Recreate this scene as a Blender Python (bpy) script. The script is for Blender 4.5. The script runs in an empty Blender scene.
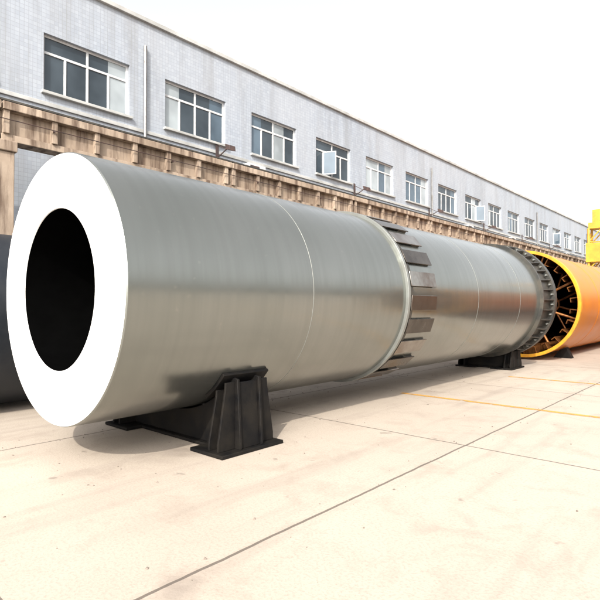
import bpy, bmesh, math, random
from mathutils import Vector, Matrix
random.seed(7)
C=bpy.context; D=bpy.data
R=math.radians

# ---------------------------------------------------------------- materials
def newmat(name):
    m=D.materials.new(name); m.use_nodes=True
    nt=m.node_tree; b=nt.nodes['Principled BSDF']
    return m,nt,b
def N(nt,t,**kw):
    n=nt.nodes.new(t)
    for k,v in kw.items():
        if k in n.inputs: n.inputs[k].default_value=v
        else: setattr(n,k,v)
    return n
def L(nt,a,b): nt.links.new(a,b)
def coords(nt,scale=(1,1,1)):
    g=nt.nodes.new('ShaderNodeNewGeometry')
    m=N(nt,'ShaderNodeMapping'); m.inputs['Scale'].default_value=scale
    L(nt,g.outputs['Position'],m.inputs['Vector']); return m.outputs[0]
def noise(nt,vec,scale,detail=4,rough=.6,dist=0):
    n=N(nt,'ShaderNodeTexNoise'); n.inputs['Scale'].default_value=scale
    n.inputs['Detail'].default_value=detail; n.inputs['Roughness'].default_value=rough
    n.inputs['Distortion'].default_value=dist
    L(nt,vec,n.inputs['Vector']); return n.outputs['Fac']
def ramp(nt,fac,p0,p1,c0=(0,0,0,1),c1=(1,1,1,1)):
    r=N(nt,'ShaderNodeValToRGB'); e=r.color_ramp.elements
    e[0].position=p0; e[1].position=p1; e[0].color=c0; e[1].color=c1
    L(nt,fac,r.inputs['Fac']); return r.outputs['Color']
def mixc(nt,fac,a,b,mode='MIX'):
    n=N(nt,'ShaderNodeMix',data_type='RGBA',blend_type=mode)
    for s,v in ((n.inputs[0],fac),(n.inputs[6],a),(n.inputs[7],b)):
        if hasattr(v,'is_linked'): L(nt,v,s)
        elif isinstance(v,(int,float)): s.default_value=v
        else: s.default_value=tuple(v)+((1,) if len(v)==3 else ())
    return n.outputs[2]
def bump(nt,b,h,st=.3,dist=.01):
    n=N(nt,'ShaderNodeBump'); n.inputs['Strength'].default_value=st; n.inputs['Distance'].default_value=dist
    L(nt,h,n.inputs['Height']); L(nt,n.outputs[0],b.inputs['Normal'])
def mathn(nt,op,a,b=None):
    n=N(nt,'ShaderNodeMath',operation=op)
    for i,v in enumerate((a,b)):
        if v is None: continue
        if hasattr(v,'is_linked'): L(nt,v,n.inputs[i])
        else: n.inputs[i].default_value=v
    return n.outputs[0]
def simple(name,c1,c2,rough=.5,metal=0,scale=3,bs=.15,stretch=(1,1,1),coat=0,r2=None):
    m,nt,b=newmat(name); v=coords(nt,stretch)
    f=noise(nt,v,scale)
    L(nt,mixc(nt,ramp(nt,f,.35,.68),c1,c2),b.inputs['Base Color'])
    b.inputs['Metallic'].default_value=metal
    mr=N(nt,'ShaderNodeMapRange'); L(nt,f,mr.inputs[0]); mr.inputs[1].default_value=.3; mr.inputs[2].default_value=.7
    mr.inputs[3].default_value=rough; mr.inputs[4].default_value=r2 if r2 else min(1,rough+.15)
    L(nt,mr.outputs[0],b.inputs['Roughness'])
    b.inputs['Coat Weight'].default_value=coat
    if bs: bump(nt,b,noise(nt,v,scale*12,2),bs,.004)
    return m

def shell_mat(name,c1,c2,metal,rough):
    m,nt,b=newmat(name)
    v=coords(nt,(1,1,1))
    vs=coords(nt,(.2,7,.2))
    big=noise(nt,v,.5,3)
    st=noise(nt,vs,1.3,5,.6)
    c=mixc(nt,ramp(nt,big,.3,.7),c1,c2)
    c=mixc(nt,mathn(nt,'MULTIPLY',ramp(nt,st,.42,.8),.25),c,tuple(x*.68 for x in c1))
    sp=noise(nt,v,14,3)
    c=mixc(nt,mathn(nt,'MULTIPLY',ramp(nt,sp,.66,.74),.2),c,(.42,.40,.35))
    L(nt,c,b.inputs['Base Color']); b.inputs['Metallic'].default_value=metal
    mr=N(nt,'ShaderNodeMapRange'); L(nt,st,mr.inputs[0]); mr.inputs[1].default_value=.3; mr.inputs[2].default_value=.7
    mr.inputs[3].default_value=rough; mr.inputs[4].default_value=rough+.07
    L(nt,mr.outputs[0],b.inputs['Roughness'])
    vw=coords(nt,(.5,1.3,.5))
    bump(nt,b,noise(nt,vw,.8,2),.35,.03)
    return m
M={}
M['shell']=shell_mat('grey_shell_paint',(.235,.245,.225),(.285,.29,.27),.85,.19)
M['white']=simple('white_end_paint',(.82,.82,.80),(.76,.75,.73),.5,0,2,.1)
M['bore']=simple('bore_shade_black',(.0015,.0015,.0015),(.002,.002,.002),1,0,4,0)  # deep shade of the bore put into its colour, since sun reaches inside
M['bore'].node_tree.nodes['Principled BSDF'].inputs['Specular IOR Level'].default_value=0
M['seam']=simple('weld_bead',(.24,.25,.23),(.19,.19,.175),.5,.6,20)
M['plate']=simple('bare_steel_plate',(.32,.30,.27),(.14,.10,.08),.14,.9,2.2,.05)
M['plate2']=simple('dull_steel_plate',(.045,.035,.028),(.12,.105,.09),.2,.8,2.2,.05)
M['ring']=simple('ring_paint',(.24,.25,.235),(.19,.19,.175),.35,.5,5)
M['flange']=simple('flange_steel',(.04,.04,.038),(.085,.075,.06),.4,.5,4)
M['black']=simple('black_paint',(.004,.004,.0045),(.012,.010,.008),.5,0,4,.15,r2=.8)
M['black'].node_tree.nodes['Principled BSDF'].inputs['Specular IOR Level'].default_value=.15
M['orange']=simple('orange_primer',(.56,.17,.012),(.66,.24,.02),.3,.35,.8)
M['rim']=simple('yellow_rim_paint',(.64,.32,.02),(.50,.20,.02),.35,.1,5)
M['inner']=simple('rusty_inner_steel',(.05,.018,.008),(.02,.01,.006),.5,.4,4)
M['flight']=simple('flight_steel',(.32,.13,.04),(.12,.045,.018),.3,.7,5)
M['yellow']=simple('crane_yellow',(.52,.30,.022),(.40,.20,.018),.45,0,2)
M['blue']=simple('dark_blue_shell',(.013,.017,.024),(.026,.029,.034),.4,.4,2)
M['frame']=simple('window_frame',(.50,.51,.52),(.38,.38,.38),.45,0,6,0)
M['cop']=simple('coping_concrete',(.40,.40,.39),(.26,.26,.25),.8,0,1.5)
M['pipe']=simple('galvanised_pipe',(.25,.25,.25),(.17,.16,.15),.4,.7,5)
M['lamp']=simple('lamp_body',(.04,.03,.03),(.09,.05,.04),.5,.2,5)
M['roof']=simple('roof_felt',(.18,.18,.18),(.25,.24,.23),.9,0,1)
M['leaf']=simple('foliage',(.045,.09,.02),(.09,.12,.035),.6,0,1.2,0)
M['bark']=simple('bark',(.10,.07,.05),(.16,.12,.09),.9,0,6)
M['stone']=simple('grit',(.22,.18,.15),(.10,.085,.07),.9,0,9,0)

def glass(name,c,rg=.04):
    m,nt,b=newmat(name); v=coords(nt)
    f=noise(nt,v,.6,3)
    L(nt,mixc(nt,ramp(nt,f,.35,.65),c,tuple(x*1.8+.01 for x in c)),b.inputs['Base Color'])
    b.inputs['Roughness'].default_value=rg; b.inputs['IOR'].default_value=1.5
    bump(nt,b,noise(nt,v,1.2,2),.15,.02); return m
M['glass']=glass('window_glass_dark',(.02,.028,.035))
M['glass2']=glass('window_glass_curtain',(.18,.20,.21),.1)
M['glass3']=glass('window_glass_blue',(.045,.065,.085))

m,nt,b=newmat('weathered_concrete_girder'); v=coords(nt,(1,1,1)); vs=coords(nt,(3,3,.35))
c=mixc(nt,ramp(nt,noise(nt,v,.8),.35,.65),(.38,.30,.23),(.24,.18,.13))
c=mixc(nt,mathn(nt,'MULTIPLY',ramp(nt,noise(nt,vs,1.6,6),.45,.62),.9),c,(.085,.052,.034))
L(nt,c,b.inputs['Base Color']); b.inputs['Roughness'].default_value=.85
bump(nt,b,noise(nt,v,25,3),.4,.01); M['beam']=m

m,nt,b=newmat('mosaic_tile_wall')
g=nt.nodes.new('ShaderNodeNewGeometry'); sx=N(nt,'ShaderNodeSeparateXYZ'); L(nt,g.outputs['Position'],sx.inputs[0])
cb=N(nt,'ShaderNodeCombineXYZ'); L(nt,mathn(nt,'ADD',sx.outputs[1],sx.outputs[0]),cb.inputs[0]); L(nt,sx.outputs[2],cb.inputs[1])
bt=N(nt,'ShaderNodeTexBrick'); L(nt,cb.outputs[0],bt.inputs['Vector']); bt.offset=0
bt.inputs['Scale'].default_value=1; bt.inputs['Brick Width'].default_value=.10; bt.inputs['Row Height'].default_value=.10
bt.inputs['Mortar Size'].default_value=.005; bt.inputs['Mortar Smooth'].default_value=.3
bt.inputs['Color1'].default_value=(.26,.29,.335,1); bt.inputs['Color2'].default_value=(.31,.34,.385,1); bt.inputs['Mortar'].default_value=(.21,.225,.245,1)
v=coords(nt); vs=coords(nt,(2,2,.18))
c=mixc(nt,mathn(nt,'MULTIPLY',ramp(nt,noise(nt,vs,1.1,6,.7),.45,.72),.55),bt.outputs['Color'],(.15,.15,.15))
c=mixc(nt,mathn(nt,'MULTIPLY',ramp(nt,noise(nt,v,.25,4),.4,.7),.35),c,(.37,.375,.39))
L(nt,c,b.inputs['Base Color']); b.inputs['Roughness'].default_value=.45
M['tile']=m

# ground
m,nt,b=newmat('concrete_yard')
g=nt.nodes.new('ShaderNodeNewGeometry'); sx=N(nt,'ShaderNodeSeparateXYZ'); L(nt,g.outputs['Position'],sx.inputs[0])
v=coords(nt)
wob=mathn(nt,'MULTIPLY',noise(nt,v,2.5,3),.03)
def joint(out,period,off,w):
    t=mathn(nt,'ADD',mathn(nt,'ADD',out,wob),1000*period+off)
    t=mathn(nt,'MODULO',t,period); t=mathn(nt,'ABSOLUTE',mathn(nt,'SUBTRACT',t,period/2))
    return mathn(nt,'LESS_THAN',t,w)
jx=joint(sx.outputs[0],4.0,.7,.014); jy=joint(sx.outputs[1],5.0,1.4,.014)
j=mathn(nt,'MAXIMUM',jx,jy)
sn=N(nt,'ShaderNodeCombineXYZ')
L(nt,mathn(nt,'FLOOR',mathn(nt,'DIVIDE',mathn(nt,'ADD',sx.outputs[0],.7+2.0),4.0)),sn.inputs[0])
L(nt,mathn(nt,'FLOOR',mathn(nt,'DIVIDE',mathn(nt,'ADD',sx.outputs[1],1.4+2.5),5.0)),sn.inputs[1])
wn=N(nt,'ShaderNodeTexWhiteNoise'); L(nt,sn.outputs[0],wn.inputs['Vector'])
c=mixc(nt,ramp(nt,noise(nt,v,.35,6,.65),.35,.68),(.45,.385,.32),(.39,.33,.27))
c=mixc(nt,mathn(nt,'MULTIPLY',wn.outputs['Value'],.35),c,(.35,.295,.245))
c=mixc(nt,mathn(nt,'MULTIPLY',ramp(nt,noise(nt,v,1.7,7,.72,.4),.50,.72),.5),c,(.25,.20,.16))
vt=coords(nt,(1.6,.12,1))
c=mixc(nt,mathn(nt,'MULTIPLY',ramp(nt,noise(nt,vt,1.1,5,.6),.53,.72),.4),c,(.19,.155,.13))
c=mixc(nt,mathn(nt,'MULTIPLY',ramp(nt,noise(nt,v,.9,3,.5,.4),.64,.74),.35),c,(.14,.11,.095))
c=mixc(nt,mathn(nt,'MULTIPLY',ramp(nt,noise(nt,v,3.3,3,.5),.70,.74),.5),c,(.10,.08,.07))
fine=noise(nt,v,45,4)
c=mixc(nt,mathn(nt,'MULTIPLY',ramp(nt,fine,.48,.72),.45),c,(.23,.19,.155))
c=mixc(nt,mathn(nt,'MULTIPLY',j,.8),c,(.07,.055,.045))
L(nt,c,b.inputs['Base Color']); b.inputs['Roughness'].default_value=.75
h=mathn(nt,'SUBTRACT',mathn(nt,'MULTIPLY',fine,.5),mathn(nt,'MULTIPLY',j,1.5))
bump(nt,b,h,.4,.012); M['ground']=m

m,nt,b=newmat('worn_yellow_line_paint'); v=coords(nt)
b.inputs['Roughness'].default_value=.6
L(nt,mixc(nt,noise(nt,v,6),(.58,.29,.03),(.47,.26,.08)),b.inputs['Base Color'])
a=ramp(nt,noise(nt,v,5,7,.8),.38,.52); L(nt,a,b.inputs['Alpha']); M['line']=m

# ---------------------------------------------------------------- mesh tools
class MB:
    def __init__(s): s.bm=bmesh.new(); s.mats=[]
    def mi(s,k):
        if k not in s.mats: s.mats.append(k)
        return s.mats.index(k)
    def box(s,a,b,mat,rot=None):
        cs=[Vector((x,y,z)) for z in (a[2],b[2]) for y in (a[1],b[1]) for x in (a[0],b[0])]
        if rot: cs=[rot@c for c in cs]
        v=[s.bm.verts.new(c) for c in cs]; i=s.mi(mat)
        for f in ((0,2,3,1),(4,5,7,6),(0,1,5,4),(2,6,7,3),(0,4,6,2),(1,3,7,5)):
            fc=s.bm.faces.new([v[k] for k in f]); fc.material_index=i
    def prism(s,pts,fn,d0,d1,mat):
        i=s.mi(mat); a=[s.bm.verts.new(fn(p,d0)) for p in pts]; b=[s.bm.verts.new(fn(p,d1)) for p in pts]
        n=len(pts)
        s.bm.faces.new(a[::-1]).material_index=i; s.bm.faces.new(b).material_index=i
        for k in range(n):
            s.bm.faces.new([a[k],a[(k+1)%n],b[(k+1)%n],b[k]]).material_index=i
    def strut(s,p,q,r,mat,n=8,r2=None):
        p=Vector(p);q=Vector(q);d=(q-p).normalized(); u=d.orthogonal().normalized(); w=d.cross(u)
        i=s.mi(mat); r2=r if r2 is None else r2
        A=[s.bm.verts.new(p+(u*math.cos(t)+w*math.sin(t))*r) for t in [2*math.pi*k/n for k in range(n)]]
        B=[s.bm.verts.new(q+(u*math.cos(t)+w*math.sin(t))*r2) for t in [2*math.pi*k/n for k in range(n)]]
        s.bm.faces.new(A[::-1]).material_index=i; s.bm.faces.new(B).material_index=i
        for k in range(n): s.bm.faces.new([A[k],A[(k+1)%n],B[(k+1)%n],B[k]]).material_index=i
    def lathe(s,prof,ax,az,mat,seg=192,closed=False):
        i=s.mi(mat); rings=[]
        for r,y in prof:
            if r<1e-6: rings.append([s.bm.verts.new((ax,y,az))])
            else: rings.append([s.bm.verts.new((ax+r*math.sin(t),y,az+r*math.cos(t))) for t in [2*math.pi*k/seg for k in range(seg)]])
        ps=list(zip(rings,rings[1:]))
        if closed: ps.append((rings[-1],rings[0]))
        for A,B in ps:
            for k in range(seg):
                k2=(k+1)%seg
                if len(A)==1: f=[A[0],B[k2],B[k]]
                elif len(B)==1: f=[A[k],A[k2],B[0]]
                else: f=[A[k],A[k2],B[k2],B[k]]
                s.bm.faces.new(f).material_index=i
    def make(s,name,parent=None,smooth=True,bevel=0,seg=2,recalc=True):
        if recalc: bmesh.ops.recalc_face_normals(s.bm,faces=s.bm.faces)
        me=D.meshes.new(name); s.bm.to_mesh(me); s.bm.free()
        for k in s.mats: me.materials.append(M[k])
        if smooth: me.shade_smooth(); me.set_sharp_from_angle(angle=R(30))
        o=D.objects.new(name,me); C.collection.objects.link(o)
        if parent: o.parent=parent
        if bevel:
            b=o.modifiers.new('bevel','BEVEL'); b.width=bevel; b.segments=seg; b.limit_method='ANGLE'; b.angle_limit=R(40)
        return o
def empty(name,loc=(0,0,0)):
    o=D.objects.new(name,None); C.collection.objects.link(o); o.empty_display_size=.3
    return o

AX=-5.76; AZ=1.89; RR=1.49; YF=2.43
# ---------------------------------------------------------------- main kiln shell
kiln=empty('rotary_kiln_shell')
b=MB(); b.lathe([(RR-.012,YF),(RR,YF+.012),(RR,7.40)],AX,AZ,'shell')
b.lathe([(RR,7.40),(RR,15.0),(1.2,15.05),(0,15.05)],AX,AZ,'shell'); b.make('shell_skin',kiln)
b=MB(); b.lathe([(.89,YF+.01),(.895,YF-.002),(RR-.012,YF-.002),(RR-.012,YF+.01)],AX,AZ,'white'); b.make('end_face',kiln)
b=MB(); b.lathe([(.89,YF+.01),(.89,9),(0,9)],AX,AZ,'bore',96); b.make('bore',kiln)
b=MB()
for y in (5.05,10.25,12.7): b.lathe([(RR-.004,y-.010),(RR+.0025,y-.004),(RR+.0025,y+.004),(RR-.004,y+.010)],AX,AZ,'seam')
b.make('weld_seams',kiln)
b=MB(); b.lathe([(RR-.01,7.36),(RR+.045,7.36),(RR+.05,7.365),(RR+.05,7.425),(RR+.045,7.43),(RR-.01,7.43)],AX,AZ,'ring')
b.lathe([(RR-.01,7.47),(RR+.022,7.47),(RR+.022,7.56),(RR-.01,7.56)],AX,AZ,'flange')
b.make('girth_ring',kiln)
b=MB(); n=24
for k in range(n):
    t=2*math.pi*(k+.3)/n
    rot=Matrix.Translation((AX,0,AZ))@Matrix.Rotation(t,4,'Y')
    mt='plate' if random.random()<.4 else 'plate2'
    b.box((-.125,7.47,RR+.026),(.125,8.34,RR+.046),mt,rot)
    b.box((-.11,8.02,RR-.03),(.11,8.30,RR+.0255),'flange',rot)
b.make('tangential_spring_plates',kiln,bevel=.004)
b=MB()
b.lathe([(RR-.02,14.15),(RR+.09,14.15),(RR+.09,14.22),(RR-.02,14.22)],AX,AZ,'flange')
b.lathe([(RR-.4,15.02),(RR+.13,15.02),(RR+.13,15.2),(RR-.4,15.2)],AX,AZ,'flange',closed=True)
b.lathe([(RR+.001,14.22),(RR+.006,14.22),(RR+.006,15.02),(RR+.001,15.02)],AX,AZ,'flange')
for k in range(36):
    t=2*math.pi*k/36; rot=Matrix.Translation((AX,0,AZ))@Matrix.Rotation(t,4,'Y')
    b.prism([(14.22,RR-.01),(15.02,RR-.01),(15.02,RR+.11),(14.8,RR+.11),(14.4,RR+.05),(14.22,RR+.05)],lambda p,d:rot@Vector((d,p[0],p[1])),-.012,.012,'flange')
    b.strut(rot@Vector((.12,14.90,RR+.07)),rot@Vector((.12,15.27,RR+.07)),.026,'ring',6)
b.make('bolted_flange',kiln,bevel=.003)

# ---------------------------------------------------------------- saddles
def saddle(name,cy,ang,base,ft=.44):
    root=empty(name); b=MB(); rr=RR+.025
    def F(p,d): return Vector((AX+p[0],cy+d,AZ+p[1]))
    zb=-AZ+.045
    arc=[(rr*math.sin(R(a)),-rr*math.cos(R(a))) for a in [ang-(2*ang)*k/32 for k in range(33)]]
    hx=arc[0][0]; hz=arc[0][1]
    ex=min(.13,max(.05,base-hx-.05))
    web=[(base,zb),(base,zb+.07),(hx+ex,hz-.02)]+arc+[(-hx-ex,hz-.02),(-base,zb+.07),(-base,zb)]
    for d in (-.19,.15): b.prism(web,F,d,d+.035,'black')
    for sgn in (-1,1):
        seg=[R(a) for a in [ang-14+(16.5)*k/8 for k in range(9)]]
        inner=[(sgn*(RR+.004)*math.sin(a),-(RR+.004)*math.cos(a)) for a in seg]
        outer=[(sgn*(RR+.045)*math.sin(a),-(RR+.045)*math.cos(a)) for a in seg]
        b.prism(inner+outer[::-1],F,-.36,.36,'black')
        for xx in ((hx-.12),(hx+.04)):
            top=-math.sqrt(max(0,(RR+.05)**2-xx**2)) if xx<hx else hz-.05
            x0=sgn*xx
            for s2 in (-1,1):
                poly=[(s2*.188,top),(s2*.33,top),(s2*.335,top-.08),(s2*ft,zb+.09),(s2*ft,zb),(s2*.188,zb)]
                b.prism(poly,lambda p,d:Vector((AX+d,cy+p[0],AZ+p[1])),x0-.015,x0+.015,'black')
        b.prism([(base-.03,zb),(hx+ex-.03,hz-.06),(hx+ex-.06,hz-.06),(base-.06,zb)],lambda p,d:Vector((AX+sgn*p[0],cy+d,AZ+p[1])),-.155,.149,'black')
        xs=sorted((AX+sgn*(base+.04),AX+sgn*(base-.55)))
        b.box((xs[0],cy-ft-.05,.003),(xs[1],cy+ft+.05,.045),'black')
    b.box((AX-base+.555,cy-.26,.004),(AX+base-.555,cy+.26,.044),'black')
    b.make('saddle_frame',root,bevel=.006)
    return root
saddle('kiln_support_saddle',4.18,48,1.27)
saddle('kiln_support_saddle',14.55,27,.76)

# ---------------------------------------------------------------- orange shells
def open_shell(name,ax,az,r,y0,y1,skin,rim,segs=128):
    root=empty(name); b=MB()
    b.lathe([(r,y0+.01),(r,y1)],ax,az,skin,segs)
    b.make('shell_skin',root)
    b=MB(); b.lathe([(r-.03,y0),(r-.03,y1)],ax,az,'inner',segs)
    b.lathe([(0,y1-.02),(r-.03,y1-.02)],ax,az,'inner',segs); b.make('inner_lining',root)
    b=MB(); b.lathe([(r-.06,y0+.1),(r-.06,y0-.02),(r-.05,y0-.03),(r+.03,y0-.03),(r+.04,y0-.02),(r+.04,y0+.12),(r,y0+.12)],ax,az,rim,segs)
    for yy in (y0+2.5,y0+5,y0+7.5):
        if yy<y1: b.lathe([(r,yy-.02),(r+.008,yy-.01),(r+.008,yy+.01),(r,yy+.02)],ax,az,skin,segs)
    b.make('end_ring',root)
    b=MB(); n=26
    for k in range(n):
        t=2*math.pi*k/n; rot=Matrix.Translation((ax,0,az))@Matrix.Rotation(t,4,'Y')
        b.box((-.012,y0+.12,r-.30),(.012,y0+6,r-.032),'flight',rot)
        b.box((.0125,y0+.12,r-.30),(.13,y0+6,r-.28),'flight',rot)
    for yy in (y0+.5,y0+3.2):
        b.lathe([(.22,yy-.05),(.28,yy-.05),(.28,yy+.05),(.22,yy+.05)],ax,az,'flight',32,closed=True)
        for k in range(8):
            t=2*math.pi*(k+.4)/8; dx=math.sin(t);dz=math.cos(t)
            b.strut((ax+.26*dx,yy,az+.26*dz),(ax+(r-.05)*dx,yy,az+(r-.05)*dz),.04,'flight')
    b.make('lifting_flights',root)
    b=MB()
    for yy in (y0+1.5,y1-1.5):
        for s in (-1,1):
            a=R(26); px=r*math.sin(a)+.02; pz=az-r*math.cos(a)
            b.prism([(s*(px-.22),0.002),(s*(px+.35),.002),(s*(px+.18),pz+.08),(s*(px-.02),max(.02,pz-.02))],lambda p,d:Vector((ax+p[0],d,p[1])),yy-.15,yy+.15,'black')
    b.make('chocks',root,bevel=.01)
    return root
open_shell('unseen_orange_reflector_shell',AX,1.80,1.69,17.3,31,'orange','rim')
open_shell('unseen_orange_reflector_shell',-.6,1.50,1.45,14.6,30,'orange','rim')  # added shell out of view, placed to reflect copper tones into the kiln

root=empty('dark_steel_shell'); b=MB()
b.lathe([(1.40,0.0),(1.45,0.0),(1.45,11.5),(1.40,11.5)],-9.8,1.50,'blue',128,closed=True)
for yy in (2.4,4.9,7.4): b.lathe([(1.45,yy-.02),(1.458,yy),(1.45,yy+.02)],-9.8,1.5,'blue',128)
b.make('shell_skin',root)
b=MB()
for yy in (2.0,9.0):
    for s in (-1,1):
        b.prism([(s*.55,.003),(s*1.15,.003),(s*1.0,.55),(s*.85,.315),(s*.6,.17)],lambda p,d:Vector((-9.8+p[0],d,p[1])),yy-.15,yy+.15,'black')
    b.box((-9.8-.54,yy-.15,.003),(-9.8+.54,yy+.15,.045),'black')
b.make('chocks',root,bevel=.01)

# ---------------------------------------------------------------- factory building
fac=empty('factory_building')
WX=-13.0; Y0=-16; Y1=66; H=9.80; BX=-30
cent=[13.2+3.45*k for k in range(-8,15)]
hw=1.15; z0,z1=6.98,8.42; lz0,lz1=1.1,2.9
b=MB(); T=.30
def band(za,zb): b.box((WX-T,Y0,za),(WX,Y1,zb),'tile')
band(0,lz0); band(lz1,z0); band(z1,H)
for (za,zb) in ((lz0,lz1),(z0,z1)):
    ys=[Y0]+[q for c_ in cent for q in (c_-hw,c_+hw)]+[Y1]
    for i in range(0,len(ys),2): b.box((WX-T,ys[i],za),(WX,ys[i+1],zb),'tile')
b.box((BX,Y0,0),(WX-T,Y0+T,H),'tile'); b.box((BX,Y1-T,0),(WX-T,Y1,H),'tile'); b.box((BX,Y0+T,0),(BX+T,Y1-T,H),'tile')
b.make('walls',fac,smooth=False)
b=MB(); b.box((BX-.06,Y0-.06,H),(WX+.09,Y1+.06,H+.12),'cop')
b.box((WX+.002,Y0,6.62),(WX+.05,Y1,6.72),'cop')
for c_ in cent:
    for za in (z0,lz0): b.box((WX-.2,c_-hw-.06,za-.07),(WX+.10,c_+hw+.06,za+.004),'cop')
b.make('copings_and_sills',fac,smooth=False,bevel=.01)
b=MB(); g=MB(); rnd=random.Random(21)
for kk,c_ in enumerate(cent):
    for (za,zb) in ((z0,z1),(lz0,lz1)):
        x=WX-.16; f=.055
        b.box((x,c_-hw,za+.005),(x+.06,c_-hw+f,zb),'frame'); b.box((x,c_+hw-f,za+.005),(x+.06,c_+hw,zb),'frame')
        b.box((x,c_-hw+f,za+.005),(x+.06,c_+hw-f,za+f),'frame'); b.box((x,c_-hw+f,zb-f),(x+.06,c_+hw-f,zb),'frame')
        tz=za+(zb-za)*.70
        b.box((x+.002,c_-hw+f,tz-.03),(x+.058,c_+hw-f,tz+.03),'frame')
        for q in (-.58,0,.58):
            b.box((x+.004,c_+q-.028,za+f),(x+.056,c_+q+.028,tz-.03),'frame')
        b.box((x+.004,c_-.028,tz+.03),(x+.056,c_+.028,zb-f),'frame')
        qs=[-hw+f,-.58,0,.58,hw-f]
        for i in range(4):
            mt=rnd.choice(['glass','glass','glass3','glass','glass2'])
            g.box((x+.02,c_+qs[i],za+f),(x+.03,c_+qs[i+1],zb-f),mt)
        if za==z0 and kk in (9,13,18):
            hy=c_+rnd.choice([-.58,.58,0])
            rot=Matrix.Translation((x+.06,hy,0))@Matrix.Rotation(-R(rnd.uniform(50,75)),4,'Z')
            b.box((0,-.0,za+f),(.03,.04,tz-.03),'frame',rot); b.box((0,.50,za+f),(.03,.54,tz-.03),'frame',rot)
            b.box((0,.04,za+f),(.03,.50,za+f+.04),'frame',rot); b.box((0,.04,tz-.07),(.03,.50,tz-.03),'frame',rot)
            g.box((.01,.04,za+f+.04),(.02,.50,tz-.07),'glass3',rot)
b.make('window_frames',fac,smooth=False); g.make('window_glass',fac,smooth=False)
b=MB(); b.box((BX+T,Y0+T,H-.5),(WX-T,Y1-T,H-.35),'roof'); b.make('roof_deck',fac,smooth=False)
b=MB()
for y in (7.9,25.0,42.3,58):
    b.strut((WX+.07,y,.3),(WX+.07,y,9.1),.045,'pipe',12)
b.make('downpipes',fac)
for i,y in enumerate((10.5,18.0,24.7,31.9,38.9,45.5)):
    r_=empty('wall_floodlight'); b=MB()
    b.strut((WX,y,6.45),(WX+.65,y,6.72),.02,'lamp'); b.strut((WX,y,6.95),(WX+.5,y,6.66),.012,'lamp')
    b.box((WX+.051,y-.06,6.35),(WX+.07,y+.06,7.0),'lamp')
    b.prism([(.58,6.80),(.80,6.72),(.82,6.56),(.62,6.62)],lambda p,d:Vector((WX+p[0],y+d,p[1])),-.12,.12,'lamp')
    b.make('lamp_bracket',r_,bevel=.005)
for y in (11.6,28.9,36.0,49.6):
    b=MB(); b.box((WX+.002,y,6.0),(WX+.34,y+.8,6.52),'frame')
    r2=empty('air_conditioner_unit')
    b.box((WX+.341,y+.08,6.06),(WX+.35,y+.5,6.46),'lamp')
    b.box((WX+.003,y+.1,5.93),(WX+.36,y+.14,5.998),'lamp'); b.box((WX+.003,y+.66,5.93),(WX+.36,y+.70,5.998),'lamp')
    b.make('casing',r2,smooth=False,bevel=.01)

# ---------------------------------------------------------------- crane runway
run=empty('crane_runway_girder'); RX=-11.5
tz=5.83; bz=5.06
b=MB()
yA=-8.32; n=12
for k in range(n):
    a=yA+6*k; c2=a+6-.03
    b.box((RX-.28,a,tz-.16),(RX+.28,c2,tz),'beam')
    b.box((RX-.10,a,bz+.14),(RX+.10,c2,tz-.16),'beam')
    b.box((RX-.19,a,bz),(RX+.19,c2,bz+.14),'beam')
    for q in range(7):
        yy=a+.08+q*.955
        b.box((RX+.10,yy-.06,bz+.14),(RX+.24,yy+.06,tz-.16),'beam')
        b.box((RX-.24,yy-.06,bz+.14),(RX-.10,yy+.06,tz-.16),'beam')
b.make('girder',run,smooth=False,bevel=.012)
b=MB()
for k in range(n+1):
    a=yA+6*k
    b.box((RX-.22,a-.24,0.0),(RX+.22,a+.24,bz-.22),'beam'); b.box((RX-.27,a-.28,bz-.22),(RX+.27,a+.28,bz-.002),'beam')
b.make('columns',run,smooth=False,bevel=.02)
b=MB(); b.box((RX-.06,yA,tz),(RX+.06,yA+6*n,tz+.02),'flange'); b.box((RX-.012,yA,tz+.02),(RX+.012,yA+6*n,tz+.10),'flange'); b.box((RX-.035,yA,tz+.10),(RX+.035,yA+6*n,tz+.14),'flange')
b.make('rail',run,smooth=False)
b=MB()
for k in range(24):
    y=yA+1+3*k; b.box((RX+.10,y-.015,tz-.40),(RX+.30,y+.015,tz-.37),'lamp')
b.strut((RX+.28,yA,tz-.36),(RX+.28,yA+70,tz-.36),.010,'lamp')
b.make('cable',run)

# ---------------------------------------------------------------- yellow gantry crane
cr=empty('yellow_gantry_crane'); b=MB(); cx,cy=-8.95,43.0
def lat(x0,x1,y0,y1,za,zb,n,r=.09):
    for x in (x0,x1):
        for y in (y0,y1): b.strut((x,y,za),(x,y,zb),r,'yellow')
    for i in range(n):
        a=za+(zb-za)*i/n; c2=za+(zb-za)*(i+1)/n
        for y in (y0,y1): b.strut((x0,y,a),(x1,y,c2),r*.5,'yellow')
        for x in (x0,x1): b.strut((x,y0,a),(x,y1,c2),r*.5,'yellow')
        for p,q in (((x0,y0),(x1,y0)),((x1,y0),(x1,y1)),((x1,y1),(x0,y1)),((x0,y1),(x0,y0))):
            b.strut((p[0],p[1],c2),(q[0],q[1],c2),r*.5,'yellow')
lat(cx-.45,cx+.45,cy-.5,cy+.5,.4,7.5,7)
b.box((cx-.8,cy-1.8,.12),(cx+.8,cy+1.8,.55),'yellow')
b.box((cx-.6,cy-.7,5.0),(cx+.9,cy+.7,6.4),'yellow')
b.box((cx-.5,cy-.35,7.5),(cx+14,cy+.35,7.95),'yellow')
b.box((cx-.25,cy-.25,7.951),(cx+.25,cy+.25,8.9),'yellow')
lat(cx+12.5,cx+13.5,cy-.5,cy+.5,.4,7.5,7)
b.box((cx+12.2,cy-1.8,.12),(cx+13.8,cy+1.8,.55),'yellow')
b.make('frame',cr,smooth=False,bevel=.02)
b=MB()
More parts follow.
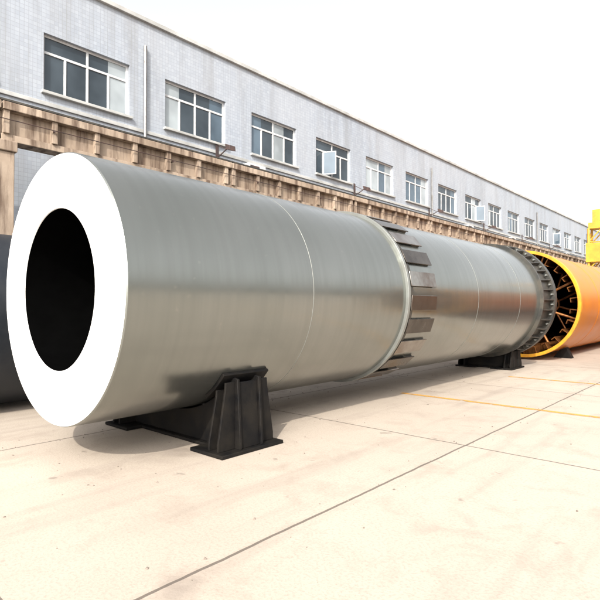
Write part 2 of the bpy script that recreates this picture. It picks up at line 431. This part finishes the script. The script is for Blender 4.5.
for xx in (cx,cx+13):
    for yy in (-1.4,-.5,.5,1.4): b.strut((xx-.07,cy+yy,.2),(xx+.07,cy+yy,.2),.2,'black',20)
b.make('wheels',cr)

def tree(x,y,h,r):
    t=empty('tree'); b=MB()
    b.strut((x,y,0),(x,y,h*.45),.22,'bark',8,.14)
    cl=[]
    for k in range(7):
        a=k*2.4; p=Vector((x+math.cos(a)*r*.6,y+math.sin(a)*r*.6,h*random.uniform(.55,.85)))
        b.strut((x,y,h*random.uniform(.3,.45)),p,.07,'bark',6,.03); cl.append(p)
    cl.append(Vector((x,y,h*.9)))
    b.make('trunk',t)
    b=MB(); i=b.mi('leaf')
    for c_ in cl:
        for q in range(260):
            d=Vector([random.gauss(0,1) for _ in range(3)]).normalized()*r*.55*random.random()**.4
            p=c_+Vector((d.x,d.y,d.z*.7)); u=Vector([random.gauss(0,1) for _ in range(3)]).normalized(); w=u.orthogonal().normalized(); s=random.uniform(.08,.2)
            f=b.bm.faces.new([b.bm.verts.new(p+u*s),b.bm.verts.new(p+w*s*.6),b.bm.verts.new(p-u*s),b.bm.verts.new(p-w*s*.6)]); f.material_index=i
    b.make('crown',t,smooth=False,recalc=False)
for (x,y,h,r) in ((-9,72,6.5,2.4),(-13,74,7.0,2.6),(-4,76,6.2,2.4),(2,75,6.8,2.5)): tree(x,y,h,r)

# ---------------------------------------------------------------- ground + paint
b=MB(); s=400
v=[b.bm.verts.new(p) for p in ((-s,-s,0),(s,-s,0),(s,s,0),(-s,s,0))]; b.bm.faces.new(v).material_index=b.mi('ground')
b.make('ground',smooth=False)
b=MB()
def strip(x0,y0,x1,y1,w):
    p=Vector((x0,y0,0));q=Vector((x1,y1,0));d=(q-p).normalized();nn=Vector((-d.y,d.x,0))*w/2; z=Vector((0,0,.004))
    f=b.bm.faces.new([b.bm.verts.new(t+z) for t in (p-nn,q-nn,q+nn,p+nn)]); f.material_index=b.mi('line')
strip(-5.3,8.95,14,9.15,.12)
strip(-4.6,12.8,14,13.0,.12)
b.make('yellow_floor_marking',smooth=False)
b=MB()
for q in range(420):
    if random.random()<.45:
        jxx=random.choice([-6.7,-2.7,1.3])+random.gauss(0,.12); yy=random.uniform(.5,16)
    elif random.random()<.5: jxx=random.uniform(-7.4,-4.2); yy=random.uniform(1.5,14)
    else: jxx=random.uniform(-8,2); yy=random.uniform(.5,14)
    s_=random.uniform(.004,.014)
    rot=Matrix.Translation((jxx,yy,s_*.35))@Matrix.Rotation(random.uniform(0,6),4,'Z')
    k=random.uniform(.5,1)
    pts=[(s_*math.cos(t)*random.uniform(.7,1.1),s_*k*math.sin(t)*random.uniform(.7,1.1)) for t in [i*math.pi/3 for i in range(6)]]
    lo=[b.bm.verts.new(rot@Vector((p[0],p[1],-s_*.3))) for p in pts]; hi=[b.bm.verts.new(rot@Vector((p[0]*.6,p[1]*.6,s_*.5))) for p in pts]
    i=b.mi('stone'); b.bm.faces.new(hi).material_index=i
    for t in range(6): b.bm.faces.new([lo[t],lo[(t+1)%6],hi[(t+1)%6],hi[t]]).material_index=i
b.make('scattered_grit',smooth=False)

# ---------------------------------------------------------------- light
to_sun=Vector((.42,-.72,.60)).normalized()
el=math.asin(to_sun.z); az=math.atan2(to_sun.x,to_sun.y)
sl=D.lights.new('sun','SUN'); sl.energy=5.0; sl.angle=R(.5); sl.color=(1,.94,.84)
so=D.objects.new('sun',sl); C.collection.objects.link(so); so.rotation_euler=to_sun.to_track_quat('Z','Y').to_euler()
w=D.worlds.new('World'); C.scene.world=w; w.use_nodes=True; nt=w.node_tree
bg=nt.nodes['Background']
sk=N(nt,'ShaderNodeTexSky',sky_type='NISHITA'); sk.sun_disc=False; sk.sun_elevation=el; sk.sun_rotation=az
sk.dust_density=5; sk.air_density=1.2
hs=N(nt,'ShaderNodeHueSaturation'); hs.inputs['Saturation'].default_value=.18; hs.inputs['Value'].default_value=2.45
L(nt,sk.outputs[0],hs.inputs['Color']); L(nt,hs.outputs[0],bg.inputs['Color']); bg.inputs['Strength'].default_value=.15

# ---------------------------------------------------------------- camera
cd=D.cameras.new('camera'); cd.lens=30.9; cd.sensor_width=36; cd.clip_end=2000
co=D.objects.new('camera',cd); C.collection.objects.link(co); co.location=(0,0,1.7); co.rotation_euler=(R(90.78),0,R(41.77))
C.scene.camera=co
C.scene.view_settings.view_transform='Standard'; C.scene.view_settings.look='None'; C.scene.view_settings.exposure=0
